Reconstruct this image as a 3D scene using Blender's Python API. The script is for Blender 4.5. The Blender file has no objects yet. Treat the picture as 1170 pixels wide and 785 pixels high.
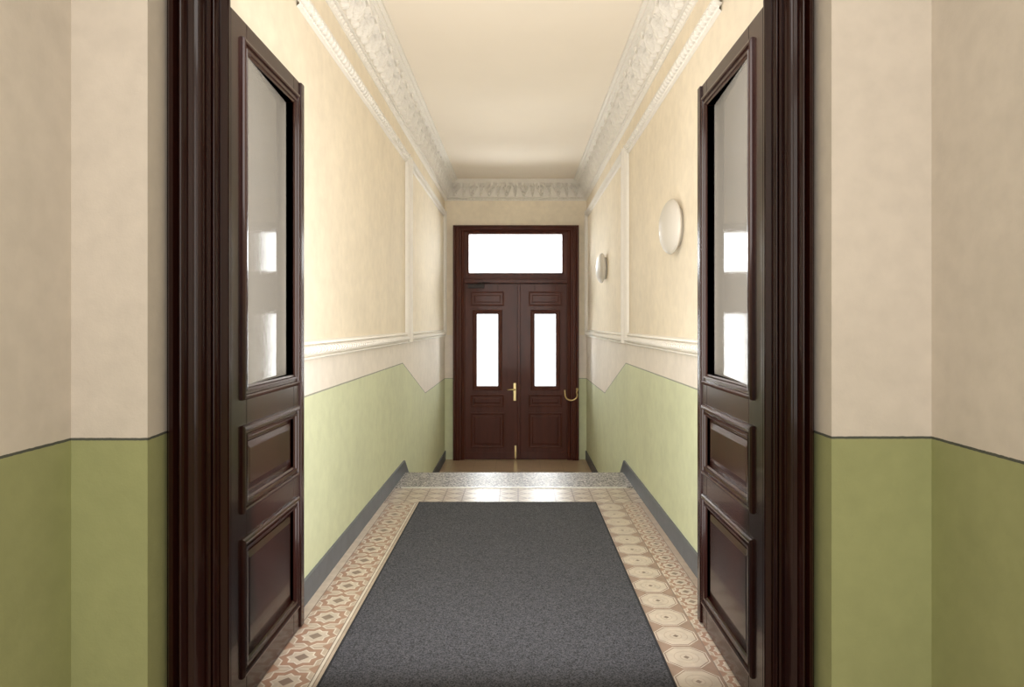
import bpy, math, bmesh
from mathutils import Vector
S = bpy.context.scene
S.view_settings.view_transform = 'Standard'
S.view_settings.look = 'None'
COL = S.collection
XL, XR = -1.04, 0.97      # corridor wall faces
YE = 9.69                 # end wall face
ZL = -0.565               # lower floor
ZC = 3.38                 # ceiling
def NG(): return [[], []]
# ---------------------------------------------------------------- shader DSL
class V:
    def __init__(s, nt, k): s.nt, s.k = nt, k
    def op(s, o, b=None, c=None):
        n = s.nt.nodes.new('ShaderNodeMath'); n.operation = o
        for i, q in enumerate((s, b, c)):
            if q is None: continue
            if isinstance(q, V): s.nt.links.new(q.k, n.inputs[i])
            else: n.inputs[i].default_value = q
        return V(s.nt, n.outputs[0])
    def __add__(s, b): return s.op('ADD', b)
    def __sub__(s, b): return s.op('SUBTRACT', b)
    def __mul__(s, b): return s.op('MULTIPLY', b)
    def __truediv__(s, b): return s.op('DIVIDE', b)
    __radd__ = __add__
    __rmul__ = __mul__
    def gt(s, b): return s.op('GREATER_THAN', b)
    def lt(s, b): return s.op('LESS_THAN', b)
    def abs(s): return s.op('ABSOLUTE')
    def frac(s): return s.op('FRACT')
    def floor(s): return s.op('FLOOR')
    def sqrt(s): return s.op('SQRT')
    def mx(s, b): return s.op('MAXIMUM', b)
    def mn(s, b): return s.op('MINIMUM', b)
    def band(s, a, b): return s.gt(a) * s.lt(b)
def lin(c):
    return tuple(((v/255)/12.92 if v/255 <= .04045 else ((v/255+.055)/1.055)**2.4) for v in c) + (1,)
class M:
    def __init__(s, name):
        s.m = bpy.data.materials.new(name); s.m.use_nodes = True
        s.nt = s.m.node_tree; s.b = s.nt.nodes['Principled BSDF']
        g = s.nt.nodes.new('ShaderNodeNewGeometry'); s.pos = g.outputs['Position']
        x = s.nt.nodes.new('ShaderNodeSeparateXYZ'); s.nt.links.new(s.pos, x.inputs[0])
        s.x, s.y, s.z = [V(s.nt, o) for o in x.outputs]
    def noise(s, scale, detail=3, stretch=(1, 1, 1), rough=.5):
        mp = s.nt.nodes.new('ShaderNodeMapping'); mp.inputs['Scale'].default_value = stretch
        s.nt.links.new(s.pos, mp.inputs[0])
        n = s.nt.nodes.new('ShaderNodeTexNoise'); n.inputs['Scale'].default_value = scale
        n.inputs['Detail'].default_value = detail; n.inputs['Roughness'].default_value = rough
        s.nt.links.new(mp.outputs[0], n.inputs['Vector']); return V(s.nt, n.outputs[0])
    def voro(s, scale):
        n = s.nt.nodes.new('ShaderNodeTexVoronoi'); n.inputs['Scale'].default_value = scale
        s.nt.links.new(s.pos, n.inputs['Vector'])
        q = s.nt.nodes.new('ShaderNodeSeparateColor'); s.nt.links.new(n.outputs['Color'], q.inputs[0])
        return V(s.nt, q.outputs[0])
    def mix(s, f, a, b):
        n = s.nt.nodes.new('ShaderNodeMix'); n.data_type = 'RGBA'
        if isinstance(f, V): s.nt.links.new(f.k, n.inputs[0])
        else: n.inputs[0].default_value = f
        for i, q in ((6, a), (7, b)):
            if isinstance(q, tuple): n.inputs[i].default_value = q
            else: s.nt.links.new(q, n.inputs[i])
        return n.outputs[2]
    def scale(s, col, f):
        n = s.nt.nodes.new('ShaderNodeVectorMath'); n.operation = 'SCALE'
        if isinstance(col, tuple): n.inputs[0].default_value = col[:3]
        else: s.nt.links.new(col, n.inputs[0])
        s.nt.links.new(f.k, n.inputs['Scale']); return n.outputs[0]
    def color(s, c):
        if isinstance(c, tuple): s.b.inputs['Base Color'].default_value = c
        else: s.nt.links.new(c, s.b.inputs['Base Color'])
    def rough(s, r):
        if isinstance(r, V): s.nt.links.new(r.k, s.b.inputs['Roughness'])
        else: s.b.inputs['Roughness'].default_value = r
    def bump(s, h, st=.3, d=.01):
        n = s.nt.nodes.new('ShaderNodeBump'); n.inputs['Strength'].default_value = st
        n.inputs['Distance'].default_value = d
        s.nt.links.new(h.k, n.inputs['Height']); s.nt.links.new(n.outputs[0], s.b.inputs['Normal'])
def remap(v, a, b, c, d):
    n = v.nt.nodes.new('ShaderNodeMapRange')
    v.nt.links.new(v.k, n.inputs[0])
    for i, q in enumerate((a, b, c, d)): n.inputs[i+1].default_value = q
    return V(v.nt, n.outputs[0])

def wall_mat(name, green, cream, low, stripe, corridor):
    m = M(name)
    th = remap(m.y, 6.15, 7.65, 1.005, .585)
    th = th + (m.noise(60, 2) - .5) * .003
    n1 = m.noise(2.2, 5, (1, 1, .8), .6); n2 = m.noise(14, 4); n3 = m.noise(1.1, 3, (1, 1, 5))
    cr = cream
    if corridor:
        cr = m.mix(m.z.lt(1.2), cream, low)
    c = m.mix(m.z.lt(th), cr, green)
    c = m.mix((m.z - th).abs().lt(.004), c, stripe)
    f = remap(n1, .3, .7, .95, 1.03) * remap(n2, .3, .7, .96, 1.035) * remap(n3, .3, .7, .985, 1.015)
    m.color(m.scale(c, f)); m.rough(.8); m.b.inputs['Specular IOR Level'].default_value = .12
    m.bump(m.noise(35, 4) + m.noise(160, 2) * .3, .12, .01)
    return m.m
MAT = {}
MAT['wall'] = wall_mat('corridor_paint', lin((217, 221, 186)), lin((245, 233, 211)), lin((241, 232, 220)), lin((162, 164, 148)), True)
MAT['foyer'] = wall_mat('foyer_paint', lin((167, 170, 122)), lin((221, 212, 199)), None, lin((92, 95, 86)), False)  # same green paint as the corridor, its colour darkened for dimmer light
m = M('ceiling_paint'); m.color(m.scale(lin((248, 238, 223)), remap(m.noise(1.5, 4), .3, .7, .98, 1.01))); m.rough(.85); m.b.inputs['Specular IOR Level'].default_value = .12; MAT['ceil'] = m.m
m = M('stucco'); m.color(m.scale(lin((243, 238, 229)), remap(m.noise(20, 3), .3, .7, .97, 1.01))); m.rough(.7); m.b.inputs['Specular IOR Level'].default_value = .2; MAT['stucco'] = m.m
def wood(name, a, b, rough, coat):
    m = M(name)
    n = m.noise(4, 4, (3, 3, .5), .5)
    m.color(m.mix(remap(n, .35, .65, 0, 1), a, b)); m.rough(rough)
    m.b.inputs['Specular IOR Level'].default_value = .25
    m.b.inputs['Coat Weight'].default_value = coat; m.b.inputs['Coat Roughness'].default_value = .08
    return m.m
MAT['wood'] = wood('dark_varnished_wood', lin((34, 13, 9)), lin((41, 16, 11)), .26, .28)
MAT['wood2'] = wood('reddish_brown_wood', lin((74, 36, 26)), lin((84, 43, 32)), .42, .1)
m = M('grey_paint'); m.color(m.scale(lin((97, 101, 108)), remap(m.noise(12, 3), .3, .7, .9, 1.08))); m.rough(.5); MAT['grey'] = m.m
m = M('brass'); m.color(lin((225, 205, 150))); m.b.inputs['Metallic'].default_value = 1; m.rough(.3); MAT['brass'] = m.m
m = M('dark_metal'); m.color(lin((44, 34, 31))); m.b.inputs['Metallic'].default_value = .3; m.rough(.5); MAT['dmetal'] = m.m
m = M('aluminium'); m.color(m.scale(lin((215, 212, 205)), remap(m.noise(60), .3, .7, .9, 1.05))); m.b.inputs['Metallic'].default_value = .6; m.rough(.35); MAT['alu'] = m.m
m = M('opal_glass'); m.color(m.scale(lin((208, 202, 191)), remap(m.noise(5), .3, .7, .98, 1.02))); m.rough(.5); MAT['opal'] = m.m
# granite
m = M('granite'); v = m.voro(85); n = m.noise(60, 3)
c = m.mix(v, lin((92, 87, 86)), lin((208, 200, 192))); c = m.mix(n.gt(.56), c, lin((68, 64, 63)))
m.color(c); m.rough(.42); MAT['granite'] = m.m
# carpet
m = M('grey_carpet'); n = m.noise(150, 3, (1, 1, 1), .8); n2 = m.noise(60, 3); n3 = m.noise(3, 3)
c = m.mix(remap(n * .8 + n2 * .2, .40, .62, 0, 1), lin((24, 24, 28)), lin((100, 100, 107)))
e = (m.x + .08).abs().gt(.660).mx(m.y.gt(5.158))
c = m.mix(e, c, lin((40, 40, 45)))
m.color(m.scale(c, remap(n3, .3, .7, .96, 1.04))); m.rough(.95); m.bump(n + n2, 1, .008); MAT['carpet'] = m.m
# tiles
m = M('encaustic_tiles')
def cell(v, o, s): return ((v - o) / s).frac() - .5
beige, terra, cream, brown, pale = lin((198, 184, 167)), lin((164, 130, 110)), lin((214, 204, 190)), lin((136, 117, 104)), lin((184, 166, 148))
# field: round medallions
a = cell(m.x, .592, .19); b = cell(m.y, .03, .19); r = (a * a + b * b).sqrt()
octo = a.abs().mx(b.abs()).mx((a.abs() + b.abs()) * .7071)
F = m.mix(octo.lt(.465), lin((154, 129, 113)), cream); F = m.mix(octo.lt(.445), F, lin((150, 127, 112))); F = m.mix(octo.lt(.415), F, beige)
F = m.mix(r.band(.25, .27), F, pale); F = m.mix(r.band(.12, .14), F, pale); F = m.mix((a.abs() + b.abs()).lt(.07), F, brown)
# border: interlocking star
def star(xo, s2):
    a = cell(m.x, xo, s2); b = cell(m.y, .03, s2)
    A, B = a.abs(), b.abs()
    d = A + B; q = A.mx(B)
    st = q.mn(d * .7071)
    L = m.mix(q.gt(.47), pale, beige)
    L = m.mix(d.gt(.80), L, terra)
    L = m.mix(st.lt(.385), L, cream); L = m.mix(st.lt(.355), L, terra)
    L = m.mix(st.lt(.235), L, cream); L = m.mix(st.lt(.205), L, beige)
    L = m.mix(d.lt(.16), L, brown)
    return L
R = star(.79, .125)
Lf = star(-.978, .19)
C = m.mix(m.x.gt(.785), F, R)
C = m.mix(m.x.gt(.915), C, pale)
C = m.mix(m.x.lt(-.74), C, pale)
C = m.mix(m.x.lt(-.772), C, cream)
C = m.mix(m.x.lt(-.788), C, Lf)
C = m.mix(m.x.lt(-.978), C, beige)
for xx in (.785, .917, -.772, -.788, -.980):
    C = m.mix((m.x - xx).abs().lt(.0025), C, brown)
ya = cell(m.x, 0, .145); yb = cell(m.y, 5.18, .145); dd = ya.abs() + yb.abs()
FY = m.mix(dd.lt(.5), pale, beige); FY = m.mix((dd-.5).abs().lt(.04), FY, brown); FY = m.mix(ya.abs().mx(yb.abs()).gt(.47), FY, brown)
C = m.mix(m.y.gt(5.18), C, FY)
m.color(m.scale(C, remap(m.noise(18, 5), .3, .7, .84, 1.06))); m.rough(.34); MAT['tile'] = m.m
m = M('lower_tiles'); a = cell(m.x, 0, .3); b = cell(m.y, 0, .3)
C = m.mix(a.abs().mx(b.abs()).gt(.49), lin((186, 160, 132)), lin((165, 140, 114)))
m.color(m.scale(C, remap(m.noise(9, 4), .3, .7, .92, 1.06))); m.rough(.28); MAT['tile2'] = m.m
# glass
def glass(name, tint, rough, pale_mix=0, ior=1.5):
    mt = bpy.data.materials.new(name); mt.use_nodes = True; nt = mt.node_tree; nt.nodes.clear()
    o = nt.nodes.new('ShaderNodeOutputMaterial'); t = nt.nodes.new('ShaderNodeBsdfTransparent'); g = nt.nodes.new('ShaderNodeBsdfGlossy')
    t.inputs[0].default_value = tint; g.inputs['Roughness'].default_value = rough
    f = nt.nodes.new('ShaderNodeFresnel'); f.inputs[0].default_value = ior
    src = t.outputs[0]
    if pale_mix:
        d = nt.nodes.new('ShaderNodeBsdfDiffuse'); d.inputs[0].default_value = lin((214, 206, 194))
        z = nt.nodes.new('ShaderNodeMixShader'); z.inputs[0].default_value = pale_mix
        nt.links.new(src, z.inputs[1]); nt.links.new(d.outputs[0], z.inputs[2]); src = z.outputs[0]
    x = nt.nodes.new('ShaderNodeMixShader'); nt.links.new(f.outputs[0], x.inputs[0]); nt.links.new(src, x.inputs[1]); nt.links.new(g.outputs[0], x.inputs[2])
    nt.links.new(x.outputs[0], o.inputs[0]); return mt
MAT['glass'] = glass('clear_glass', (.97, .98, .975, 1), .0)
MAT['pale_glass'] = glass('brightened_glass', (.97, .98, .975, 1), .07, .30, 1.09)  # pale diffuse mixed into the colour so the panes look lit
# ---------------------------------------------------------------- mesh helpers
def mk(name, vs, fs, mat, parent=None, smooth=False, fix=True, **props):
    me = bpy.data.meshes.new(name); me.from_pydata([tuple(v) for v in vs], [], fs)
    if fix:
        bm = bmesh.new(); bm.from_mesh(me); bmesh.ops.recalc_face_normals(bm, faces=bm.faces); bm.to_mesh(me); bm.free()
    me.materials.append(MAT[mat])
    if smooth:
        for p in me.polygons: p.use_smooth = True
    o = bpy.data.objects.new(name, me); COL.objects.link(o)
    if parent:
        o.parent = parent; o.matrix_parent_inverse = parent.matrix_world.inverted()
    for k, v in props.items(): o[k] = v
    return o
def empty(name, loc, **props):
    o = bpy.data.objects.new(name, None); o.location = loc; o.empty_display_size = .1; COL.objects.link(o)
    bpy.context.view_layer.update()
    for k, v in props.items(): o[k] = v
    return o
def bx(G, x0, x1, y0, y1, z0, z1):
    n = len(G[0])
    G[0] += [(x0, y0, z0), (x1, y0, z0), (x1, y1, z0), (x0, y1, z0), (x0, y0, z1), (x1, y0, z1), (x1, y1, z1), (x0, y1, z1)]
    G[1] += [tuple(n+i for i in f) for f in ((0, 3, 2, 1), (4, 5, 6, 7), (0, 1, 5, 4), (1, 2, 6, 5), (2, 3, 7, 6), (3, 0, 4, 7))]
def mbx(G, mp, u0, u1, v0, v1, h0, h1):
    n = len(G[0])
    G[0] += [mp(*p) for p in ((u0, v0, h0), (u1, v0, h0), (u1, v1, h0), (u0, v1, h0), (u0, v0, h1), (u1, v0, h1), (u1, v1, h1), (u0, v1, h1))]
    G[1] += [tuple(n+i for i in f) for f in ((0, 3, 2, 1), (4, 5, 6, 7), (0, 1, 5, 4), (1, 2, 6, 5), (2, 3, 7, 6), (3, 0, 4, 7))]
def ring(G, mp, u0, u1, v0, v1, prof, cap=False):
    n = len(G[0])
    for d, h in prof:
        G[0] += [mp(u0+d, v0+d, h), mp(u1-d, v0+d, h), mp(u1-d, v1-d, h), mp(u0+d, v1-d, h)]
    for k in range(len(prof)-1):
        for i in range(4):
            j = (i+1) % 4
            G[1].append((n+4*k+i, n+4*k+j, n+4*k+4+j, n+4*k+4+i))
    if cap:
        k = n+4*(len(prof)-1); G[1].append((k, k+1, k+2, k+3))
def prism(G, pts, z0, z1):
    n = len(G[0]); N = len(pts)
    G[0] += [(x, y, z0) for x, y in pts] + [(x, y, z1) for x, y in pts]
    G[1].append(tuple(range(n+N-1, n-1, -1))); G[1].append(tuple(range(n+N, n+2*N)))
    for i in range(N):
        j = (i+1) % N; G[1].append((n+i, n+j, n+N+j, n+N+i))
def bevel(o, w, seg=2):
    b = o.modifiers.new('bevel', 'BEVEL'); b.width = w; b.segments = seg; b.limit_method = 'ANGLE'; b.angle_limit = math.radians(40)
def tube(G, pts, rad, n=12):
    k0 = len(G[0]); P = [Vector(p) for p in pts]
    up = Vector((.123, .3, .9)).normalized()
    for i, p in enumerate(P):
        t = (P[min(i+1, len(P)-1)] - P[max(i-1, 0)]).normalized()
        a = t.cross(up).normalized(); b = t.cross(a)
        r = rad[i] if isinstance(rad, (list, tuple)) else rad
        for j in range(n):
            an = 2*math.pi*j/n; G[0].append(tuple(p + a*math.cos(an)*r + b*math.sin(an)*r))
    for i in range(len(P)-1):
        for j in range(n):
            G[1].append((k0+i*n+j, k0+i*n+(j+1) % n, k0+(i+1)*n+(j+1) % n, k0+(i+1)*n+j))
    G[1].append(tuple(k0+j for j in range(n))); k = k0+(len(P)-1)*n; G[1].append(tuple(k+j for j in range(n)))
# ---------------------------------------------------------------- shell
ST = dict(kind='structure')
G = NG(); bx(G, XL-.2, XL, 2.31, YE+.25, ZL-.1, 3.5); mk('wall_left', *G, 'wall', label='cream wall over green painted dado with a thin line', **ST)
G = NG(); bx(G, XR, XR+.2, 2.31, YE+.25, ZL-.1, 3.5); mk('wall_right', *G, 'wall', label='cream wall over green painted dado carrying round lamps', **ST)
G = NG(); bx(G, XL, -.915, YE, YE+.25, ZL-.1, 3.5); bx(G, .852, XR, YE, YE+.25, ZL-.1, 3.5); bx(G, -.915, .852, YE, YE+.25, 2.745, 3.5)
mk('wall_far', *G, 'wall', label='cream end wall around the dark entrance door', **ST)
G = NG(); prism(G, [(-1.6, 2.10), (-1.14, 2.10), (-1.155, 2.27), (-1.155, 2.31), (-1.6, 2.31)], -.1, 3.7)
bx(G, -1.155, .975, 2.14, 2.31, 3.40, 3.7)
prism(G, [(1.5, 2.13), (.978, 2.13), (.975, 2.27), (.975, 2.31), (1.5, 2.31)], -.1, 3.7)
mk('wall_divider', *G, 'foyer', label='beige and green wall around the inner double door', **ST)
G = NG(); bx(G, -1.6, -1.375, -1.7, 2.10, -.1, 3.7); mk('wall_foyer_left', *G, 'foyer', label='beige wall with green dado coloured darker for dimmer light', **ST)
G = NG(); bx(G, 1.29, 1.5, -1.7, 2.13, -.1, 3.7); mk('wall_foyer_right', *G, 'foyer', label='beige wall with green dado coloured darker for dimmer light', **ST)
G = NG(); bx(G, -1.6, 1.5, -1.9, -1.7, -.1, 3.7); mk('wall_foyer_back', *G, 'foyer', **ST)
G = NG(); bx(G, XL, XR, 2.31, YE, ZC, ZC+.12); mk('ceiling', *G, 'ceil', label='smooth cream plaster ceiling', **ST)
G = NG(); bx(G, -1.375, 1.29, -1.7, 2.10, 3.6, 3.7); mk('ceiling_foyer', *G, 'ceil', **ST)
G = NG(); bx(G, -1.375, 1.29, -1.7, 2.10, -.1, 0); bx(G, -1.14, XR, 2.10, 2.32, -.1, 0); bx(G, XL, XR, 2.32, 5.65, -.1, 0)
mk('floor', *G, 'tile', label='patterned encaustic tile floor in beige and terracotta', **ST)
G = NG(); bx(G, XL, XR, 6.88, YE+.25, ZL-.1, ZL); mk('floor_lower', *G, 'tile2', label='plain tan tiled floor at the foot of the steps', **ST)
# steps
def step(y0, y1, zt, lab):
    G = NG(); bx(G, XL+.001, XR-.001, y0, y1, zt-.187, zt)
    o = mk('stone_step', *G, 'granite', label=lab, category='step'); bevel(o, .012, 3); return o
s = step(5.672, 6.24, .004, 'speckled grey granite top step below the tiled floor')
for k, (a_, b_) in enumerate(((6.24, 6.56), (6.56, 6.88))):
    o = step(a_, b_, -.186 - .189*k + .001, 'speckled grey granite step'); o['group'] = 'granite steps'
s['group'] = 'granite steps'
G = NG(); bx(G, XL+.07, XR-.07, 5.648, 5.674, -.02, .006); mk('edge_strip', *G, 'alu', label='pale metal edging strip between tiles and granite step', category='edging strip')
# baseboards
def base(name, x0, x1):
    top = [(2.33, .12), (6.2, .12), (6.98, -.44), (YE, -.44)]
    bot = [(2.33, 0), (6.22, 0), (6.22, -.19), (6.9, -.565), (YE, -.565)]
    pts = top + bot[::-1]; n = len(pts)
    G = NG(); G[0].extend([(x0, y, z) for y, z in pts] + [(x1, y, z) for y, z in pts])
    G[1].append(tuple(range(n))); G[1].append(tuple(range(2*n-1, n-1, -1)))
    for i in range(n):
        j = (i+1) % n; G[1].append((i, j, n+j, n+i))
    o = mk(name, *G, 'grey', label='dark grey painted skirting following the floor and steps', **ST)
base('baseboard_left', XL, XL+.014); base('baseboard_right', XR-.014, XR)
# ---------------------------------------------------------------- cornice
prof = [(0, 3.104), (.008, 3.104), (.010, 3.108)]
for i in range(9): prof.append((.012+.014*math.sin(math.pi*i/8), 3.110+.034*i/8))
prof += [(.014, 3.148), (.034, 3.151), (.036, 3.160), (.022, 3.165)]
K0 = len(prof)
NC = 40
for i in range(NC):
    t = math.pi/2*i/(NC-1); prof.append((.022+.118*(1-math.cos(t)), 3.167+.170*math.sin(t)))
K1 = len(prof)
prof += [(.142, 3.344), (.166, 3.344), (.168, 3.358), (.192, 3.360), (.194, 3.379)]
NR = []
for i in range(len(prof)):
    if 3 <= i < 12: NR.append((1, 0)); continue
    a = prof[max(i-1, 0)]; b = prof[min(i+1, len(prof)-1)]
    dx, dz = b[0]-a[0], b[1]-a[1]; l = math.hypot(dx, dz) or 1; NR.append((dz/l, -dx/l))
def lobe(x, y, cx, cy, rx, ry, h, rot=0):
    dx, dy = (x-cx), (y-cy)
    c, s_ = math.cos(rot), math.sin(rot)
    dx, dy = dx*c+dy*s_, -dx*s_+dy*c
    q = (dx/rx)**2+(dy/ry)**2
    return h*(1-q*q)**.5 if q < 1 else 0
def relief(u, i):
    if 3 <= i < 12:
        w = math.sin(math.pi*(i-3)/8)
        return (.014*max(0, 1-(abs(((u/.046) % 1)-.5)/.40)**2)**.5 - .008)*w
    if K0 <= i < K1:
        v = (i-K0)/(NC-1); p = .25
        a = ((u/p) % 1)-.5; b = (((u/p)+.5) % 1)-.5
        h = 0
        # shell palmette: five petals fanning up from the base
        for ang in (-1.05, -.55, 0, .55, 1.05):
            ca, sa = math.cos(ang), math.sin(ang)
            L = .34 if ang else .40
            cx, cy = sa*.17, .18 + ca*L
            h = max(h, lobe(a, v, cx, cy, .055, L*.62, .042, -ang*.42))
        h = max(h, lobe(a, v, 0, .12, .10, .10, .048))
        h = max(h, lobe(a, v, 0, .93, .10, .06, .044))
        # scroll pairs between
        for s_ in (-1, 1):
            r = math.hypot((b*s_-.085)/.085, (v-.70)/.19)
            if r < 1: h = max(h, .040*(max(0, 1-((r-.74)/.26)**2))**.5 if r > .48 else (.040*(max(0, 1-(r/.34)**2))**.5 if r < .34 else 0))
            h = max(h, lobe(b*s_, v, .06, .30, .028, .26, .034, -.12))
        h = max(h, lobe(b, v, 0, .10, .05, .09, .038))
        return h
    return 0
def cornice(name, side):
    L = (YE-2.31) if side != 'far' else (XR-XL); nu = int(L/.0055); vs = []; fs = []; P = len(prof)
    for j in range(nu+1):
        t = j/nu
        for i in range(P):
            h = relief(t*L, i); o = prof[i][0]+NR[i][0]*h; z = prof[i][1]+NR[i][1]*h
            if side == 'left': vs.append((XL+o, 2.31+t*(L-prof[i][0]), z))
            elif side == 'right': vs.append((XR-o, 2.31+t*(L-prof[i][0]), z))
            else: vs.append((XL+prof[i][0]+t*(L-2*prof[i][0]), YE-o, z))
    for j in range(nu):
        for i in range(P-1):
            k = j*P+i; fs.append((k, k+1, k+P+1, k+P))
    mk(name, vs, fs, 'stucco', smooth=False, label='ornate white stucco cornice with leaf ornament', **ST)
cornice('trim_1', 'left'); cornice('trim_2', 'right'); cornice('trim_3', 'far')
# wall panel mouldings
def pbase(s, w):
    q = s/w
    if q < .08: return .026*q/.08
    if q < .18: return .026
    if q < .24: return .012
    if q < .72: return .013+.012*math.sin(math.pi*(q-.24)/.48)
    if q < .78: return .006
    if q < .92: return .016
    return .016*(1-q)/.08
def wpanel(name, mp, u0, u1, v0, v1, w=.100, near=True):
    vs = []; fs = []; NS = 25
    sides = [((u0, v0), (u1, v0), (0, 1), (1, 0)), ((u1, v0), (u1, v1), (-1, 0), (0, 1)), ((u1, v1), (u0, v1), (0, -1), (-1, 0)), ((u0, v1), (u0, v0), (1, 0), (0, -1))]
    if not near: sides = sides[:3]
    for A, B, N, T in sides:
        orn = T[1] == 0
        L = math.hypot(B[0]-A[0], B[1]-A[1]); nu = int(L/(.006 if orn else .02)); n0 = len(vs)
        for j in range(nu+1):
            t = j/nu
            for i in range(NS+1):
                s = w*i/NS; d = s + t*(L-2*s)
                q = i/NS; h = pbase(s, w)
                if not orn: h *= 1.45
                if orn and .24 < q < .72:
                    c = (q-.48)/.24; x = ((t*L/.060 + abs(c)*.35) % 1)-.5
                    h += .018*max(0, 1-c*c)**.4*(1 if abs(x) < .30 else -.5)
                elif orn and .78 <= q < .92: h += .006*(((t*L/.028) % 1) < .5)
                vs.append(mp(A[0]+T[0]*d+N[0]*s, A[1]+T[1]*d+N[1]*s, max(h, .0005)))
        for j in range(nu):
            for i in range(NS):
                k = n0+j*(NS+1)+i; fs.append((k, k+1, k+NS+2, k+NS+1))
    mk(name, vs, fs, 'stucco', label='rectangular wall moulding of white stucco leaf ornament', **ST)
mL = lambda u, v, h: (XL+h, u, v)
mR = lambda u, v, h: (XR-h, u, v)
wpanel('trim_4', mL, 3.10, 6.38, 1.180, 2.950, near=False); wpanel('trim_5', mL, 6.48, 9.60, 1.180, 2.950)
wpanel('trim_6', mR, 3.15, 6.06, 1.180, 2.950, near=False); wpanel('trim_7', mR, 6.16, 9.60, 1.180, 2.950)
# ---------------------------------------------------------------- casings
def casing(name, xa, xb, wl, wr, zt, wt, z0, prof, mat, label):
    # prof: (t across width from inner to outer, y)
    vs = []; fs = []; P = len(prof)
    for t, y in prof: vs.append((xa-wl*t, y, z0))
    for t, y in prof: vs.append((xa-wl*t, y, zt+wt*t))
    for t, y in prof: vs.append((xb+wr*t, y, zt+wt*t))
    for t, y in prof: vs.append((xb+wr*t, y, z0))
    for k in range(3):
        for i in range(P):
            j = (i+1) % P; fs.append((k*P+i, k*P+j, (k+1)*P+j, (k+1)*P+i))
    fs.append(tuple(range(P))); fs.append(tuple(range(4*P-1, 3*P-1, -1)))
    o = mk(name, vs, fs, mat, label=label, **ST); return o
def rnd(t0, t1, y, a, n=10):
    return [(t0+(t1-t0)*i/n, y-a*math.sin(math.pi*i/n)) for i in range(n+1)]
def cove(t0, t1, y0, y1, n=9):
    return [(t0+(t1-t0)*(1-math.cos(math.pi/2*i/n)), y0+(y1-y0)*math.sin(math.pi/2*i/n)) for i in range(n+1)]
cp = [(0, 2.31), (0, 2.300), (.02, 2.294), (.15, 2.292), (.155, 2.280)] + rnd(.17, .27, 2.280, .012) + [(.28, 2.272), (.34, 2.272)]
cp += cove(.35, .52, 2.270, 2.236) + [(.59, 2.234)] + rnd(.61, .78, 2.236, .020) + [(.80, 2.222), (.81, 2.212), (.88, 2.212), (.91, 2.218), (.93, 2.230), (.97, 2.232), (.998, 2.250), (.998, 2.31)]
casing('trim_8', -.973, .829, .180, .143, 3.23, .17, 0, cp, 'wood', 'dark varnished wooden door casing with deep mouldings')
G = NG(); bx(G, -.973, .829, 2.245, 2.31, 2.485, 2.56); o = mk('trim_10', *G, 'wood', label='dark wooden transom bar above the inner double door', **ST); bevel(o, .006)
# ---------------------------------------------------------------- near leaves
bol = [(0, 0), (0, .006), (.004, .012), (.012, .014), (.018, .012), (.020, .005), (.030, .005), (.032, .010), (.040, .009), (.043, .003), (.050, 0), (.050, -.045)]
pan = bol[:-2] + [(.050, -.001), (.050, -.014), (.066, -.014), (.068, -.010), (.092, -.004), (.095, -.004)]
def near_leaf(name, mp, hx, lab):
    E = empty(name, (hx, 2.312, .008), label=lab, **ST)
    G = NG(); W = .758; T = -.045
    mbx(G, mp, 0, .135, .008, 2.435, T, 0); mbx(G, mp, .65, W, .008, 2.435, T, 0)
    for a, b in ((.008, .155), (.555, .735), (.955, 1.14), (2.32, 2.435)): mbx(G, mp, .135, .65, a, b, T, 0)
    mbx(G, mp, W-.03, W+.012, .008, 2.435, -.02, .008)
    o = mk('leaf_frame', *G, 'wood', E); bevel(o, .003, 2)
    G = NG(); ring(G, mp, .085, .70, 1.09, 2.37, bol)
    mk('glazing_moulding', *G, 'wood', E)
    for a, b in ((.69, 1.0), (.11, .60)):
        G = NG(); ring(G, mp, .085, .70, a, b, pan, True); mbx(G, mp, .135, .65, a+.05, b-.05, -.036, -.016)
        mk('panel', *G, 'wood', E, label='raised wooden panel with moulded frame')
    # pane turned in its frame to catch the far door's reflection, near edge towards the room side
    G = NG(); vs = []
    for v in (1.138, 2.322):
        for u, h in ((.136, .001), (.649, -.034), (.649, -.038), (.136, -.003)): vs.append(mp(u, v, h))
    G[0] = vs; G[1] = [(0, 3, 2, 1), (4, 5, 6, 7), (0, 1, 5, 4), (1, 2, 6, 5), (2, 3, 7, 6), (3, 0, 4, 7)]
    mk('glass_pane', *G, 'pale_glass', E, label='tall glass pane brightened by a pale diffuse mix')
    return E
near_leaf('door_1', lambda u, v, h: (-.973+h, 2.312+u, v), -.995, 'open dark wooden glazed door leaf with raised panels')
near_leaf('door_2', lambda u, v, h: (.829-h, 2.312+u*1.06, v), .85, 'open dark wooden glazed door leaf with raised panels')
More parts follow.
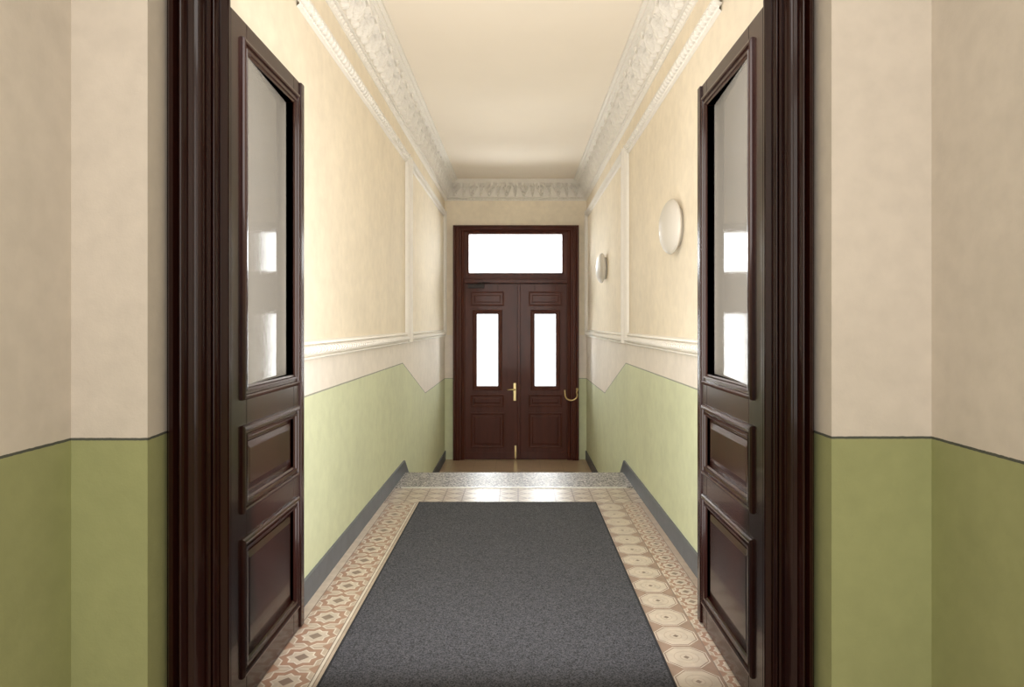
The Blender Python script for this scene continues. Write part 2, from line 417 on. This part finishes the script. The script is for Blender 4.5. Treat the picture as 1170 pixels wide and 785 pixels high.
# ---------------------------------------------------------------- far door
fp = [(0, 9.76), (0, 9.66), (.1, 9.655)] + rnd(.12, .3, 9.652, .012) + [(.32, 9.64), (.42, 9.64)] + cove(.42, .6, 9.64, 9.615) + rnd(.62, .8, 9.62, .012) + [(.82, 9.61), (.95, 9.61), (1, 9.62), (1, 9.688), (.98,9.76)]
casing('trim_9', -.758, .696, .160, .160, 2.66, .09, ZL, fp, 'wood2', 'reddish brown moulded wooden frame of the entrance door')
G = NG(); bx(G, -.80, -.735, 9.7255, 9.765, ZL, 2.7); bx(G, .672, .74, 9.7255, 9.765, ZL, 2.7); bx(G, -.735, .672, 9.7255, 9.765, 1.90, 1.96); bx(G, -.735, .672, 9.7255, 9.765, 2.64, 2.7); bx(G, -.735, .672, 9.7255, 9.765, ZL, ZL+.025)
bx(G, -.93, .87, YE+.255, YE+.27, 2.7, 2.9); mk('trim_11', *G, 'wood2', label='wooden rebate strips added to the entrance door to seal light gaps', **ST)  # added behind the leaves to stop daylight leaking through the gaps
def FM(yf): return lambda u, v, h: (u, yf-h, v)
mp = FM(9.665)
W1 = empty('window_1', (-.03, 9.7, 1.93), label='rectangular transom window above the entrance door', **ST)
G = NG(); mbx(G, mp, -.757, -.696, 1.93, 2.66, -.06, 0); mbx(G, mp, .621, .695, 1.93, 2.66, -.06, 0); mbx(G, mp, -.696, .621, 1.93, 2.08, -.06, 0); mbx(G, mp, -.696, .621, 2.627, 2.66, -.06, 0)
mbx(G, mp, -.757, .695, 1.935, 1.99, 0, .035); mbx(G, mp, -.757, .695, 1.99, 2.01, 0, .05)
o = mk('window_frame', *G, 'wood2', W1); bevel(o, .004)
G = NG(); ring(G, mp, -.715, .640, 2.062, 2.645, [(0, 0), (0, .008), (.008, .012), (.018, .006), (.022, -.02)]); mk('glazing_moulding', *G, 'wood2', W1)
G = NG(); mbx(G, mp, -.70, .625, 2.075, 2.632, -.034, -.03); mk('glass_pane', *G, 'glass', W1)
def far_leaf(name, u0, u1, g0, g1, lab):
    E = empty(name, ((u0+u1)/2, 9.7, ZL), label=lab, **ST)
    mp = FM(9.675); G = NG(); b0, b1 = ZL+.006, 1.927; T = -.045
    gz0, gz1 = .478, 1.497
    mbx(G, mp, u0, g0, b0, b1, T, 0); mbx(G, mp, g1, u1, b0, b1, T, 0)
    mbx(G, mp, g0, g1, b0, gz0, T, 0); mbx(G, mp, g0, g1, gz1, b1, T, 0)
    mbx(G, mp, u0, u1, b0, b0+.10, 0, .008)
    o = mk('leaf_frame', *G, 'wood2', E); bevel(o, .003)
    G = NG(); ring(G, mp, g0-.06, g1+.06, gz0-.06, gz1+.06, [(0, 0), (0, .010), (.012, .014), (.025, .008), (.04, .010), (.06, .003), (.06, -.03)])
    mk('glazing_moulding', *G, 'wood2', E)
    P2 = [(0, 0), (0, .006), (.01, .009), (.022, .004), (.026, .001), (.05, .001), (.065, .007)]
    for a, b, k in ((-.40, .10, 1), (.18, .36, 1), (1.61, 1.82, .5)):
        G = NG(); ring(G, mp, g0-.09, g1+.09, a, b, [(d, h*k) for d, h in P2], True); mk('panel', *G, 'wood2', E, label='raised wooden panel')
    G = NG(); mbx(G, mp, g0-.005, g1+.005, gz0-.005, gz1+.005, -.03, -.026); mk('glass_pane', *G, 'glass', E, label='narrow upright glass pane')
    return E
D3 = far_leaf('door_3', -.756, .010, -.584, -.286, 'reddish brown entrance door leaf with brass lever handle')
D4 = far_leaf('door_4', .014, .694, .236, .534, 'reddish brown entrance door leaf with narrow window')
# astragal
G = NG(); mbx(G, FM(9.675), -.012, .034, ZL+.01, 1.927, .001, .02); o = mk('astragal', *G, 'wood2', D3); bevel(o, .006)
# handle
G = NG(); mbx(G, FM(9.675), -.066, -.030, .27, .52, .0005, .006)
o = mk('handle_plate', *G, 'brass', D3, label='brass handle plate'); bevel(o, .003)
G = NG(); tube(G, [(-.048, 9.672, .43), (-.048, 9.625, .43)], .010); tube(G, [(-.044, 9.622, .43), (-.08, 9.620, .432), (-.12, 9.622, .43), (-.15, 9.626, .425)], [.012, .011, .010, .008])
mk('door_handle', *G, 'brass', D3, smooth=True, label='brass lever handle')
G = NG(); mbx(G, FM(9.675), -.05, -.025, ZL+.03, ZL+.2, .008, .018); tube(G, [(-.037, 9.65, ZL+.12), (-.037, 9.65, ZL+.005)], .007); mk('floor_bolt', *G, 'brass', D3, label='brass bolt at the foot of the leaf')
# closer
G = NG(); mbx(G, FM(9.675), -.71, -.48, 1.865, 1.92, 0, .05); tube(G, [(-.58, 9.62, 1.92), (-.50, 9.58, 1.935), (-.40, 9.64, 1.94)], .008)
o = mk('door_closer', *G, 'dmetal', D3, label='dark metal door closer')
# hook
G = NG(); pts = []
for i in range(15):
    t = math.pi*(1.0+i/14*1.15); pts.append((.745+.085*math.cos(t), 9.585, .36+.075*math.sin(t)))
pts = [(.655, 9.59, .43)] + pts + [(.83, 9.585, .44)]
tube(G, pts, [.012]+[.011]*15+[.015])
tube(G, [(.83, 9.585, .44), (.83, 9.63, .44)], .018)
tube(G, [(.745, 9.585, .285), (.745, 9.63, .285)], .009)
mk('door_hook', *G, 'brass', smooth=True, label='curved brass hook fixed to the door frame', category='hook')
# ---------------------------------------------------------------- carpet
G = NG(); bx(G, -.752, .592, 1.2, 5.175, .0005, .012)
o = mk('carpet_runner', *G, 'carpet', label='dark grey ribbed carpet runner on the tiled floor', category='carpet'); bevel(o, .004)
# ---------------------------------------------------------------- wall lamps
def lamp(y, z, lab):
    E = empty('wall_lamp', (XR, y, z), label=lab, category='lamp', group='round wall lamps')
    def lathe(nm, pr, mat, k):
        vs = []; fs = []; N = 48
        for r, h in pr:
            for j in range(N):
                a = 2*math.pi*j/N; vs.append((XR-h-k*(r*math.cos(a)+.165), y+r*math.cos(a), z+r*math.sin(a)))
        for k in range(len(pr)-1):
            for j in range(N): fs.append((k*N+j, k*N+(j+1) % N, (k+1)*N+(j+1) % N, (k+1)*N+j))
        fs.append(tuple(range(N))); fs.append(tuple(range((len(pr)-1)*N, len(pr)*N)))
        mk(nm, vs, fs, mat, E, smooth=True)
    lathe('lamp_base', [(.12, 0), (.12, .030), (.11, .032)], 'opal', 0)
    pr = [(.11, .012), (.140, .014), (.158, .019), (.165, .027)]
    for i in range(1, 15):
        t = math.pi/2*i/14; pr.append((max(.165*math.cos(t) if i < 14 else .003, .003), .027+.056*math.sin(t)))
    lathe('lamp_shade', pr, 'opal', .11)
lamp(4.12, 1.945, 'round white opal glass wall lamp on the cream wall')
lamp(7.55, 1.975, 'round white opal glass wall lamp on the cream wall')
# ---------------------------------------------------------------- lights
def area(name, loc, tgt, sx, sy, P, col):
    l = bpy.data.lights.new(name, 'AREA'); l.shape = 'RECTANGLE'; l.size = sx; l.size_y = sy; l.energy = P; l.color = col
    o = bpy.data.objects.new(name, l); o.location = loc
    o.rotation_euler = (Vector(tgt)-Vector(loc)).to_track_quat('-Z', 'Y').to_euler(); COL.objects.link(o); return o
area('daylight', (-.03, 11.0, .9), (-.03, 5, .9), 3.6, 5.6, 950, (.98, .985, 1))
area('far_ceiling_fill', (-.03, 12.0, -1.5), (-.03, 9.2, 2.4), 3.0, 1.8, 900, (1, .98, .94))  # added unseen lamp outside, brightens the dark far end of the ceiling
area('corridor_fill', (-.07, 2.40, 1.35), (-.07, 6, 1.75), 1.7, 2.2, 54, (1, .985, .96))  # added fill in the doorway, unseen from behind, brightens the corridor
area('foyer_back_fill', (-.03, -1.65, 1.9), (-.03, 5, 1.9), 2.3, 2.8, 40, (1, .99, .97))  # added fill behind the camera; the back wall has no window
area('foyer_top_fill', (-.03, -.2, 3.55), (-.03, .0, 0), 1.8, 1.8, 42, (1, .98, .955))  # added overhead fill for the foyer, out of view, no fitting modelled
w = bpy.data.worlds.new('world'); S.world = w; w.use_nodes = True
w.node_tree.nodes['Background'].inputs[0].default_value = (.93, .97, 1, 1); w.node_tree.nodes['Background'].inputs[1].default_value = 3
# ---------------------------------------------------------------- camera
c = bpy.data.cameras.new('camera'); c.lens = 24; c.sensor_width = 36; c.sensor_fit = 'HORIZONTAL'
c.shift_x = -7/1170; c.shift_y = -22.5/1170; c.clip_start = .05
o = bpy.data.objects.new('camera', c); o.location = (0, 0, 1.36); o.rotation_euler = (math.pi/2, 0, 0); COL.objects.link(o)
S.camera = o
